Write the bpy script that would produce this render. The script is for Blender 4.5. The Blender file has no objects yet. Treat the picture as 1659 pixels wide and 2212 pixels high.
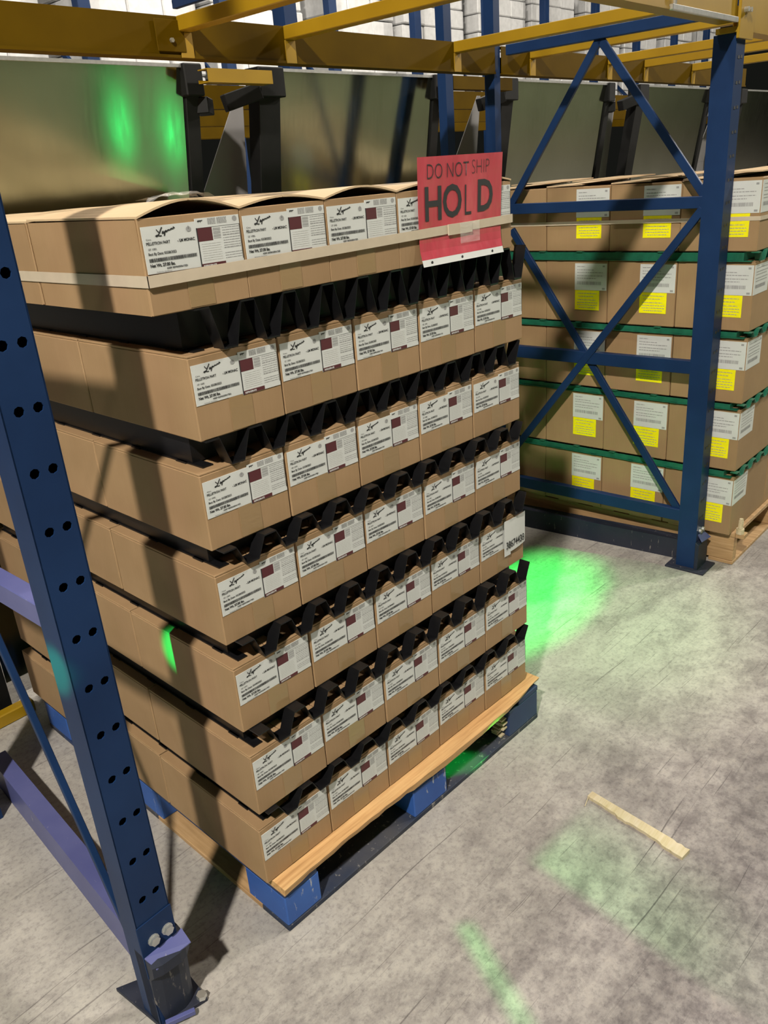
import bpy, bmesh, math, random
from mathutils import Vector, Matrix
random.seed(7)
S = bpy.context.scene
C = S.collection
PHI = 0.03588            # the rack stands turned a little against the pallet
CP, SP = math.cos(PHI), math.sin(PHI)

# ------------------------------------------------------------------ camera
cam_d = bpy.data.cameras.new('camera'); cam = bpy.data.objects.new('camera', cam_d); C.objects.link(cam)
CAM = Vector((-0.7571, -1.1834, 1.6010))
yaw, pitch, roll = 0.7801, -0.3939, -0.0793
fwd = Vector((math.cos(pitch)*math.sin(yaw), math.cos(pitch)*math.cos(yaw), math.sin(pitch)))
rgt = Vector((math.cos(yaw), -math.sin(yaw), 0)); upv = rgt.cross(fwd)
R_ = math.cos(roll)*rgt + math.sin(roll)*upv
U_ = -math.sin(roll)*rgt + math.cos(roll)*upv
m = Matrix.Identity(4)
for i in range(3):
    m[i][0] = R_[i]; m[i][1] = U_[i]; m[i][2] = -fwd[i]; m[i][3] = CAM[i]
cam.matrix_world = m
cam_d.sensor_fit = 'HORIZONTAL'; cam_d.sensor_width = 36; cam_d.lens = 36*1758.55/1659
cam_d.clip_start = 0.02; cam_d.clip_end = 200
S.camera = cam

# ------------------------------------------------------------------ world, exposure
w = bpy.data.worlds.new('warehouse_air'); S.world = w; w.use_nodes = True
bg = w.node_tree.nodes['Background']; bg.inputs[0].default_value = (0.60, 0.62, 0.52, 1); bg.inputs[1].default_value = 0.012
S.view_settings.view_transform = 'Standard'; S.view_settings.look = 'None'
S.view_settings.exposure = 0.0; S.view_settings.gamma = 1.0; S.view_settings.use_curve_mapping = False

# ------------------------------------------------------------------ lamps
def lamp(name, kind, loc, power, col, radius=0.1):
    l = bpy.data.lights.new(name, kind); o = bpy.data.objects.new(name, l); C.objects.link(o)
    o.location = loc; l.energy = power; l.color = col
    if kind in ('POINT', 'SPOT'): l.shadow_soft_size = radius
    return o
WARM = (1.0, 0.93, 0.82)
lamp('aisle_lamp', 'POINT', (-3.3, -2.0, 5.4), 2050, WARM, 0.12)
lamp('aisle_lamp', 'POINT', (-10.0, -1.9, 5.4), 170, WARM, 0.25)
lamp('aisle_lamp', 'POINT', (5.7, -2.2, 5.4), 850, WARM, 0.15)
lamp('aisle_lamp', 'POINT', (12.0, -2.2, 5.4), 1300, WARM, 0.25)
lamp('rack_lamp', 'POINT', (0.9, 1.55, 6.4), 560, WARM, 0.15)
lamp('rear_aisle_lamp', 'POINT', (4.5, 3.4, 4.8), 330, WARM, 0.3)
GREEN = (0.0, 1.0, 0.22)
lamp('truck_green_lamp', 'POINT', (2.95, -1.85, 1.02), 2.6, GREEN, 0.03)
lamp('truck_green_lamp', 'POINT', (3.26, -1.66, 1.02), 2.6, GREEN, 0.03)
lamp('truck_green_fill', 'POINT', (-2.5, -0.75, 0.9), 12, (0.12, 1.0, 0.35), 0.3)

# ------------------------------------------------------------------ materials
def newmat(name):
    mt = bpy.data.materials.new(name); mt.use_nodes = True
    nt = mt.node_tree; b = nt.nodes['Principled BSDF']
    return mt, nt, b
def N(nt, typ, **kw):
    n = nt.nodes.new(typ)
    for k, v in kw.items(): setattr(n, k, v)
    return n
def L(nt, a, b): nt.links.new(a, b)
def coords(nt, scale=(1,1,1), kind='Object', rot=(0,0,0), per_object=False):
    t = N(nt, 'ShaderNodeTexCoord'); mp = N(nt, 'ShaderNodeMapping')
    mp.inputs['Scale'].default_value = scale; mp.inputs['Rotation'].default_value = rot
    L(nt, t.outputs[kind], mp.inputs['Vector'])
    if per_object:
        oi = N(nt, 'ShaderNodeObjectInfo'); ml = N(nt, 'ShaderNodeVectorMath', operation='SCALE')
        co = N(nt, 'ShaderNodeCombineXYZ')
        for i in range(3): L(nt, oi.outputs['Random'], co.inputs[i])
        L(nt, co.outputs[0], ml.inputs[0]); ml.inputs['Scale'].default_value = 37.0
        L(nt, ml.outputs[0], mp.inputs['Location'])
    return mp.outputs['Vector']
def noise(nt, vec, scale, detail=4, rough=0.55):
    n = N(nt, 'ShaderNodeTexNoise'); n.inputs['Scale'].default_value = scale
    n.inputs['Detail'].default_value = detail; n.inputs['Roughness'].default_value = rough
    L(nt, vec, n.inputs['Vector']); return n.outputs['Fac']
def ramp(nt, fac, stops, interp='LINEAR'):
    r = N(nt, 'ShaderNodeValToRGB'); r.color_ramp.interpolation = interp
    e = r.color_ramp.elements
    while len(e) < len(stops): e.new(0.5)
    for el, (p, c) in zip(e, stops): el.position = p; el.color = (*c, 1) if len(c) == 3 else c
    L(nt, fac, r.inputs['Fac']); return r.outputs['Color']
def mix(nt, fac, a, b, mode='MIX'):
    n = N(nt, 'ShaderNodeMix', data_type='RGBA', blend_type=mode)
    for s, v in ((0, fac), (6, a), (7, b)):
        if hasattr(v, 'is_linked') or hasattr(v, 'links'): L(nt, v, n.inputs[s])
        elif s == 0: n.inputs[0].default_value = v
        else: n.inputs[s].default_value = (*v, 1)
    return n.outputs[2]
def bump(nt, b, h, strength=0.2, dist=0.002):
    n = N(nt, 'ShaderNodeBump'); n.inputs['Strength'].default_value = strength; n.inputs['Distance'].default_value = dist
    L(nt, h, n.inputs['Height']); L(nt, n.outputs[0], b.inputs['Normal'])
M = {}
def plain(name, col, rough=0.6, metal=0.0, var=0.0, scale=30, spec=0.5):
    mt, nt, b = newmat(name)
    b.inputs['Roughness'].default_value = rough; b.inputs['Metallic'].default_value = metal
    b.inputs['Specular IOR Level'].default_value = spec
    if var:
        f = noise(nt, coords(nt, per_object=True), scale)
        c2 = tuple(max(0, x*(1-var)) for x in col); c1 = tuple(min(1, x*(1+var)) for x in col)
        L(nt, ramp(nt, f, [(0.3, c2), (0.7, c1)]), b.inputs['Base Color'])
    else: b.inputs['Base Color'].default_value = (*col, 1)
    M[name] = mt; return mt
def cardboard(name, c1, c2):
    mt, nt, b = newmat(name)
    v = coords(nt, (1,1,1), per_object=True); v2 = coords(nt, (140,140,6), per_object=True)
    n1 = noise(nt, v, 7, 3); n2 = noise(nt, v2, 1.5, 2)
    base = ramp(nt, n1, [(0.3, c1), (0.72, c2)])
    fib = ramp(nt, n2, [(0.3, (0.965,0.96,0.955)), (0.7, (1,1,1))])
    oi = N(nt, 'ShaderNodeObjectInfo'); tone = ramp(nt, oi.outputs['Random'], [(0, (0.90,0.90,0.90)), (1, (1,1,1))])
    L(nt, mix(nt, 1.0, mix(nt, 1.0, base, fib, 'MULTIPLY'), tone, 'MULTIPLY'), b.inputs['Base Color'])
    b.inputs['Roughness'].default_value = 0.62; b.inputs['Specular IOR Level'].default_value = 0.3
    bump(nt, b, n2, 0.10, 0.001)
    M[name] = mt
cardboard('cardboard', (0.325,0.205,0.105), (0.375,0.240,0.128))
cardboard('cardboard_lit_top', (0.55,0.40,0.24), (0.62,0.46,0.29))  # paler kraft for the top flaps, overhead light lifted into the colour
cardboard('cardboard_far', (0.315,0.20,0.10), (0.365,0.235,0.12))
plain('black_plastic', (0.006,0.006,0.007), 0.36, 0, 0.2, 40, 0.38)
plain('green_plastic', (0.012,0.12,0.07), 0.32, 0, 0.2, 40)
plain('label_white', (0.60,0.615,0.60), 0.45, 0, 0.03, 20)
plain('ink', (0.02,0.02,0.022), 0.6)
plain('ink_grey', (0.30,0.30,0.30), 0.6)
plain('ink_light', (0.50,0.50,0.48), 0.6)
plain('maroon', (0.085,0.016,0.022), 0.5)
plain('sticker_yellow', (0.90,0.82,0.0), 0.5, 0, 0.04, 60)
plain('strap', (0.55,0.46,0.35), 0.4, 0, 0.05, 30)
plain('black_steel', (0.005,0.005,0.005), 0.6, 0, 0.3, 20, 0.25)
plain('grey_sheet', (0.26,0.25,0.25), 0.55, 0.0, 0.08, 6)
plain('white_load', (0.62,0.62,0.62), 0.45, 0, 0.10, 18)
plain('load_grey', (0.32,0.36,0.25), 0.5, 0, 0.12, 5)
plain('zinc', (0.62,0.62,0.60), 0.35, 0.8, 0.1, 60)
plain('wood_brown', (0.30,0.17,0.075), 0.7, 0, 0.15, 12)

def paint(name, c1, c2, rough, wear=(0.3,0.3,0.32), wpos=0.70, spec=0.5):
    mt, nt, b = newmat(name); b.inputs['Specular IOR Level'].default_value = spec
    v = coords(nt, (1,1,1), per_object=True)
    n1 = noise(nt, v, 5, 4); n2 = noise(nt, coords(nt, (60,60,14), per_object=True), 1.0, 5, 0.65)
    col = ramp(nt, n1, [(0.3, c1), (0.7, c2)])
    wr = ramp(nt, n2, [(wpos, (0,0,0)), (wpos+0.06, (1,1,1))])
    L(nt, mix(nt, wr, col, wear), b.inputs['Base Color'])
    b.inputs['Roughness'].default_value = rough
    bump(nt, b, noise(nt, v, 90, 2), 0.06, 0.001)
    M[name] = mt
paint('rack_blue', (0.0065,0.022,0.072), (0.010,0.032,0.100), 0.45, (0.07,0.09,0.15), 0.73, 0.18)
paint('rail_blue', (0.075,0.085,0.24), (0.11,0.12,0.29), 0.40, (0.34,0.33,0.36), 0.66)
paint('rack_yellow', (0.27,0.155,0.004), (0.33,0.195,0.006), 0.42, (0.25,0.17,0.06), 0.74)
paint('shaded_yellow', (0.072,0.040,0.0), (0.094,0.053,0.0), 0.65, (0.06,0.036,0.0), 0.74, 0.06)  # rack yellow darkened, so the shade on the rear beams is in the colour
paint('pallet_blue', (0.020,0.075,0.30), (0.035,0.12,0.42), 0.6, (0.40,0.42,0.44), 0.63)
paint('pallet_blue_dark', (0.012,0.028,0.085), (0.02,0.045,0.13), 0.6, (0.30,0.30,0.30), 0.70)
paint('worn_blue', (0.020,0.030,0.060), (0.075,0.072,0.075), 0.7, (0.20,0.19,0.18), 0.60, 0.2)
paint('guard_dark', (0.014,0.020,0.036), (0.030,0.032,0.048), 0.5, (0.20,0.18,0.17), 0.63, 0.25)

def wood(name, c1, c2, c3, sc=(3,60,60)):
    mt, nt, b = newmat(name)
    n1 = noise(nt, coords(nt, sc, per_object=True), 1.6, 5, 0.6); n2 = noise(nt, coords(nt, (1,1,1), per_object=True), 9, 3)
    c = ramp(nt, n1, [(0.28, c1), (0.5, c2), (0.72, c3)])
    L(nt, mix(nt, 0.35, c, ramp(nt, n2, [(0.3, (0.6,0.6,0.6)), (0.7, (1,1,1))]), 'MULTIPLY'), b.inputs['Base Color'])
    b.inputs['Roughness'].default_value = 0.65; bump(nt, b, n1, 0.25, 0.002)
    M[name] = mt
wood('raw_wood', (0.42,0.22,0.08), (0.62,0.36,0.15), (0.72,0.46,0.21))
wood('far_wood', (0.32,0.19,0.085), (0.45,0.28,0.13), (0.55,0.36,0.19), (60,3,60))
wood('splinter_wood', (0.50,0.40,0.22), (0.60,0.50,0.33), (0.66,0.56,0.42))

def tape_mat():
    mt, nt, b = newmat('tape')
    b.inputs['Base Color'].default_value = (0.30,0.20,0.10,1); b.inputs['Roughness'].default_value = 0.14
    b.inputs['Specular IOR Level'].default_value = 0.6
    bump(nt, b, noise(nt, coords(nt, (30,30,90), per_object=True), 1.0, 2), 0.25, 0.002)
    M['tape'] = mt
tape_mat()
def film_mat():
    mt, nt, b = newmat('film')
    b.inputs['Base Color'].default_value = (0.9,0.9,0.9,1); b.inputs['Roughness'].default_value = 0.12
    b.inputs['Alpha'].default_value = 0.12
    bump(nt, b, noise(nt, coords(nt, (18,18,60), per_object=True), 1.0, 3), 0.8, 0.006)
    M['film'] = mt
film_mat()
def red_mat():
    mt, nt, b = newmat('red_paper')
    n1 = noise(nt, coords(nt, (10,10,4)), 1.0, 4, 0.6)
    L(nt, ramp(nt, n1, [(0.3, (0.40,0.035,0.055)), (0.55, (0.50,0.06,0.085)), (0.75, (0.58,0.11,0.13))]), b.inputs['Base Color'])
    b.inputs['Roughness'].default_value = 0.30
    bump(nt, b, noise(nt, coords(nt, (16,16,7)), 1.0, 3), 0.6, 0.010)
    M['red_paper'] = mt
red_mat()
def panel_mat():
    mt, nt, b = newmat('panel_steel')
    b.inputs['Metallic'].default_value = 1.0
    v = coords(nt, (60,60,0.8), per_object=True); n1 = noise(nt, v, 1.0, 3)
    v2 = coords(nt, (1.5,1.5,1.5), per_object=True); n2 = noise(nt, v2, 1.6, 3)
    L(nt, ramp(nt, n2, [(0.3, (0.31,0.33,0.25)), (0.7, (0.38,0.40,0.31))]), b.inputs['Base Color'])
    L(nt, ramp(nt, n1, [(0.3, (0.14,)*3), (0.7, (0.18,)*3)]), b.inputs['Roughness'])
    b.inputs['Anisotropic'].default_value = 0.75; b.inputs['Anisotropic Rotation'].default_value = 0.0
    tg = N(nt, 'ShaderNodeTangent'); tg.direction_type = 'RADIAL'; tg.axis = 'X'; L(nt, tg.outputs[0], b.inputs['Tangent'])
    bp = N(nt, 'ShaderNodeBump'); bp.inputs['Strength'].default_value = 0.05; bp.inputs['Distance'].default_value = 0.01
    L(nt, n2, bp.inputs['Height']); L(nt, bp.outputs[0], b.inputs['Normal'])
    M['panel_steel'] = mt
panel_mat()
def concrete():
    mt, nt, b = newmat('concrete')
    v = coords(nt)
    big = noise(nt, v, 0.9, 5, 0.6)
    col = ramp(nt, big, [(0.28, (0.325,0.305,0.278)), (0.5, (0.41,0.385,0.352)), (0.72, (0.48,0.452,0.41))])
    sp = noise(nt, v, 70, 4, 0.75)
    col = mix(nt, 0.6, col, ramp(nt, sp, [(0.33, (0.50,0.49,0.50)), (0.50, (1,1,1)), (0.72, (1.15,1.13,1.08))]), 'MULTIPLY')
    st = noise(nt, coords(nt, (4.0,7.5,1), rot=(0,0,0.16)), 1.5, 7, 0.78)          # rubber worn in along the aisle
    zone = noise(nt, v, 0.8, 3, 0.5)
    wear = mix(nt, ramp(nt, zone, [(0.38, (0.15,)*3), (0.60, (1,1,1))]), (1,1,1), ramp(nt, st, [(0.38, (0.44,0.42,0.45)), (0.56, (1,1,1))]))
    col = mix(nt, 0.60, col, wear, 'MULTIPLY')
    sy = N(nt, 'ShaderNodeSeparateXYZ'); L(nt, v, sy.inputs[0])                      # traffic lane: rubber and dust beside the rack front
    zz = N(nt, 'ShaderNodeMath', operation='MULTIPLY_ADD'); L(nt, big, zz.inputs[0]); zz.inputs[1].default_value = 1.4; L(nt, sy.outputs[1], zz.inputs[2])
    lane = ramp(nt, zz.outputs[0], [(0.02, (0.66,0.64,0.68)), (0.75, (1,1,1))])
    blot = noise(nt, v, 21, 5, 0.7)
    lane2 = mix(nt, ramp(nt, zz.outputs[0], [(0.0, (1,1,1)), (0.7, (0.15,)*3)]), (1,1,1), ramp(nt, blot, [(0.40, (0.62,0.60,0.62)), (0.55, (1,1,1)), (0.68, (1.18,1.16,1.12))]))
    col = mix(nt, 1.0, mix(nt, 1.0, col, lane, 'MULTIPLY'), lane2, 'MULTIPLY')
    gaps = noise(nt, v, 2.3, 3, 0.6)
    wp = N(nt, 'ShaderNodeTexNoise'); wp.inputs['Scale'].default_value = 1.7; wp.inputs['Detail'].default_value = 2; L(nt, v, wp.inputs['Vector'])
    wsc = N(nt, 'ShaderNodeVectorMath', operation='SCALE'); wsc.inputs['Scale'].default_value = 0.07; L(nt, wp.outputs['Color'], wsc.inputs[0])
    wv = N(nt, 'ShaderNodeVectorMath', operation='ADD'); L(nt, v, wv.inputs[0]); L(nt, wsc.outputs[0], wv.inputs[1])
    for rot, sc, lo, hi, amt, off in ((0.05, (3.2,150,1), 0.255, 0.285, 0.6, 0), (0.36, (2.6,140,1), 0.26, 0.29, 0.6, 3.1), (-0.62, (1.3,110,1), 0.25, 0.275, 0.75, 5.7), (-0.25, (2.8,170,1), 0.265, 0.295, 0.6, 8.3), (0.95, (2.0,120,1), 0.26, 0.285, 0.6, 9.9), (0.50, (0.9,70,1), 0.225, 0.245, 0.7, 13.0), (-1.0, (1.6,90,1), 0.235, 0.26, 0.6, 17.0)):
        mp = N(nt, 'ShaderNodeMapping'); mp.inputs['Scale'].default_value = sc; mp.inputs['Rotation'].default_value = (0,0,rot); mp.inputs['Location'].default_value = (off,off*1.7,off)
        L(nt, wv.outputs[0], mp.inputs['Vector'])
        mk = noise(nt, mp.outputs['Vector'], 1.0, 2, 0.45)
        ln = ramp(nt, mk, [(lo, (0.25,0.23,0.25)), (hi, (1,1,1))])
        ln = mix(nt, ramp(nt, gaps, [(0.36, (0.15,)*3), (0.52, (1,1,1))]), (1,1,1), ln)
        col = mix(nt, amt, col, ln, 'MULTIPLY')
    wh = noise(nt, coords(nt, (1.2,60,1), rot=(0,0,0.22)), 1.1, 2, 0.5)
    col = mix(nt, ramp(nt, wh, [(0.74, (0,0,0)), (0.79, (0.7,0.7,0.7))]), col, (0.58,0.56,0.52))
    L(nt, col, b.inputs['Base Color'])
    L(nt, ramp(nt, st, [(0.3, (0.38,)*3), (0.7, (0.58,)*3)]), b.inputs['Roughness'])
    bump(nt, b, sp, 0.15, 0.002)
    M['concrete'] = mt
concrete()

# ------------------------------------------------------------------ mesh helpers
class MB:
    def __init__(s): s.v = []; s.f = []; s.m = []
    def quad(s, pts, mi=0):
        n = len(s.v); s.v += [tuple(p) for p in pts]; s.f.append(tuple(range(n, n+len(pts)))); s.m.append(mi)
    def hexa(s, p, mi=0):   # 8 points: bottom ring 0-3 ccw seen from above, top ring 4-7
        n = len(s.v); s.v += [tuple(q) for q in p]
        for f in ((3,2,1,0),(4,5,6,7),(0,1,5,4),(1,2,6,5),(2,3,7,6),(3,0,4,7)):
            s.f.append(tuple(n+i for i in f)); s.m.append(mi)
    def box(s, x0, x1, y0, y1, z0, z1, mi=0):
        s.hexa([(x0,y0,z0),(x1,y0,z0),(x1,y1,z0),(x0,y1,z0),(x0,y0,z1),(x1,y0,z1),(x1,y1,z1),(x0,y1,z1)], mi)
    def bar(s, a, b, wx, wy, up=(0,0,1), mi=0):   # rectangular bar a->b; wx across, wy along 'up'
        a = Vector(a); b = Vector(b); d = (b-a).normalized(); u = Vector(up)
        sd = d.cross(u).normalized(); u = sd.cross(d).normalized()
        P = []
        for c in (a, b):
            P.append([c + sd*(i*wx/2) + u*(j*wy/2) for i, j in ((-1,-1),(1,-1),(1,1),(-1,1))])
        n = len(s.v); s.v += [tuple(q) for q in P[0]+P[1]]
        for f in ((0,1,2,3),(7,6,5,4),(0,4,5,1),(1,5,6,2),(2,6,7,3),(3,7,4,0)):
            s.f.append(tuple(n+i for i in f)); s.m.append(mi)
    def strip(s, pts, off, mi=0):   # closed solid ribbon: polyline pts (list of 3d) and matching offset pts list
        for a, b, c, d in zip(pts, pts[1:], off[1:], off): s.quad((a, b, c, d), mi)
    def prism(s, prof, x0, x1, mi=0):   # profile (y,z) ccw, extruded along x
        n = len(s.v); k = len(prof)
        s.v += [(x0, y, z) for y, z in prof] + [(x1, y, z) for y, z in prof]
        s.f.append(tuple(range(n, n+k))); s.f.append(tuple(reversed(range(n+k, n+2*k)))); s.m += [mi, mi]
        for i in range(k):
            j = (i+1) % k; s.f.append((n+j, n+i, n+k+i, n+k+j)); s.m.append(mi)
    def cyl(s, c, ax, r, h, seg=6, mi=0):
        c = Vector(c); ax = Vector(ax).normalized(); t = Vector((0,0,1)) if abs(ax.z) < 0.9 else Vector((1,0,0))
        u = ax.cross(t).normalized(); vv = ax.cross(u)
        n = len(s.v)
        for k in (0, h):
            for i in range(seg):
                a = 2*math.pi*i/seg; s.v.append(tuple(c + ax*k + u*(r*math.cos(a)) + vv*(r*math.sin(a))))
        s.f.append(tuple(reversed(range(n, n+seg)))); s.f.append(tuple(range(n+seg, n+2*seg))); s.m += [mi, mi]
        for i in range(seg):
            j = (i+1) % seg; s.f.append((n+i, n+j, n+seg+j, n+seg+i)); s.m.append(mi)
    def mesh(s, name, mats, bevel=0.0, origin=(0,0,0), fix=True, smooth=False):
        me = bpy.data.meshes.new(name)
        me.from_pydata([(x-origin[0], y-origin[1], z-origin[2]) for x, y, z in s.v], [], s.f)
        for mt in (mats if isinstance(mats, (list, tuple)) else [mats]): me.materials.append(M[mt])
        for p, mi in zip(me.polygons, s.m): p.material_index = mi
        bm = bmesh.new(); bm.from_mesh(me)
        bmesh.ops.remove_doubles(bm, verts=bm.verts, dist=1e-6)
        if fix: bmesh.ops.recalc_face_normals(bm, faces=bm.faces)
        if bevel: bmesh.ops.bevel(bm, geom=list(bm.edges), offset=bevel, segments=1, affect='EDGES', profile=0.5)
        bm.to_mesh(me); bm.free()
        if smooth:
            for p in me.polygons: p.use_smooth = True
        return me
def link(name, data, parent=None, loc=(0,0,0), rz=0.0):
    o = bpy.data.objects.new(name, data); C.objects.link(o)
    if parent is not None: o.parent = parent
    o.location = loc; o.rotation_euler[2] = rz
    return o
def tag(o, label=None, cat=None, group=None, kind=None):
    if label: o['label'] = label
    if cat: o['category'] = cat
    if group: o['group'] = group
    if kind: o['kind'] = kind
    return o
def W(x, y, z=0.0):   # rack frame -> world
    return (x*CP - y*SP, x*SP + y*CP, z)
def rthing(name, base, label, cat, group=None):   # a thing standing in the rack frame
    o = link(name, None, None, W(*base), PHI); o.empty_display_size = 0.1
    return tag(o, label, cat, group)
def thing(name, base, label, cat, group=None):
    o = link(name, None, None, base); o.empty_display_size = 0.1
    return tag(o, label, cat, group)
def part(name, mb, mats, parent, base=(0,0,0), bevel=0.0, smooth=False):
    return link(name, mb.mesh(name, mats, bevel, base, smooth=smooth), parent)
def text_mesh(lines, mat, name='printing', flip=None):
    """lines: (text, x, z, size, width_scale, weight); flat in the xz plane facing -y"""
    bm = bmesh.new()
    for t, x, z, size, ws, wt in lines:
        cu = bpy.data.curves.new('lettering', 'FONT'); cu.body = t; cu.size = size; cu.resolution_u = 3
        cu.offset = wt; cu.fill_mode = 'FRONT'
        ob = bpy.data.objects.new('lettering', cu)
        me = bpy.data.meshes.new_from_object(ob)
        me.transform(Matrix(((ws,0,0,x),(0,0,0,0),(0,1,0,z),(0,0,0,1))))
        bm.from_mesh(me)
        bpy.data.objects.remove(ob); bpy.data.curves.remove(cu); bpy.data.meshes.remove(me)
    out = bpy.data.meshes.new(name); bm.to_mesh(out); bm.free(); out.materials.append(M[mat])
    return out
def join_mesh(a, extra):   # add an MB to a mesh
    bm = bmesh.new(); bm.from_mesh(a); t = extra.mesh('tmp', 'ink'); bm.from_mesh(t); bm.to_mesh(a); bm.free(); bpy.data.meshes.remove(t)
    return a

# ------------------------------------------------------------------ floor
b = MB(); b.quad([(-12,-8,0),(24,-8,0),(24,12,0),(-12,12,0)])
fl = link('floor', b.mesh('floor', 'concrete')); tag(fl, kind='structure')

# ------------------------------------------------------------------ the tall stack of labelled cartons
PITCH, BW, BD, BH = 0.2030, 0.2008, 0.398, 0.157
ZB = [0.1425, 0.339, 0.546, 0.756, 0.958, 1.174, 1.410]
X0 = [-0.018, -0.0118, -0.006, -0.008, 0.002, 0.0145, -0.043]
Y0 = [0.032, 0.030, 0.044, 0.052, 0.060, 0.056, 0.040]
ORD = ['bottom layer', 'sixth layer down', 'fifth layer down', 'fourth layer down', 'third layer down', 'second layer down', 'topmost layer']
COL = ['leftmost', 'second from left', 'middle one', 'fourth from left', 'rightmost']

mb = MB(); mb.box(0, BW, 0, BD, 0, BH-0.004)
me_body = mb.mesh('carton_body', 'cardboard', 0.0022)
def flap(x0, x1):
    q = MB(); q.box(x0, x1, 0.0005, BD-0.0005, BH-0.0045, BH); return q.mesh('top_flap', 'cardboard', 0.001)
me_flap = [flap(0.0004, BW/2-0.0012), flap(BW/2+0.0012, BW-0.0004)]
mb = MB(); mb.box(BW*0.5-0.026, BW*0.5+0.026, -0.0007, 0.001, 0.003, 0.075); me_tape = mb.mesh('tape', 'tape')
# open carton of the top layer
def open_body():
    q = MB(); t = 0.004; H = 0.152
    q.box(0, BW, 0, t, 0, H); q.box(0, BW, BD-t, BD, 0, H); q.box(0, t, t, BD-t, 0, H); q.box(BW-t, BW, t, BD-t, 0, H)
    q.box(t, BW-t, t, BD-t, 0, t); return q.mesh('carton_body', 'cardboard', 0.0012)
me_open = open_body()
def arch_flap(side, rise, seed):
    q = MB(); n = 6; rows = []
    for k in range(n+1):
        u = k/n; x = (BW/2-0.001)*u
        zz = 0.152 + rise*math.sin(u*math.pi/2)
        if side: x = BW - x
        rows.append((x, zz))
    for (xa, za), (xb, zb) in zip(rows, rows[1:]):
        if side: xa, za, xb, zb = xb, zb, xa, za
        q.hexa([(xa,-0.002,za),(xb,-0.002,zb),(xb,BD-0.003,zb*0.4+0.6*0.157),(xa,BD-0.003,za*0.4+0.6*0.157),
                (xa,-0.002,za+0.0035),(xb,-0.002,zb+0.0035),(xb,BD-0.003,zb*0.4+0.6*0.157+0.0035),(xa,BD-0.003,za*0.4+0.6*0.157+0.0035)])
    return q.mesh('top_flap', 'cardboard_lit_top')
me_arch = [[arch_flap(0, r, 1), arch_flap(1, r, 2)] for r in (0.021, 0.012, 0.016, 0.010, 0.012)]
me_flat = [arch_flap(0, 0.006, 1), arch_flap(1, 0.006, 2)]

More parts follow.
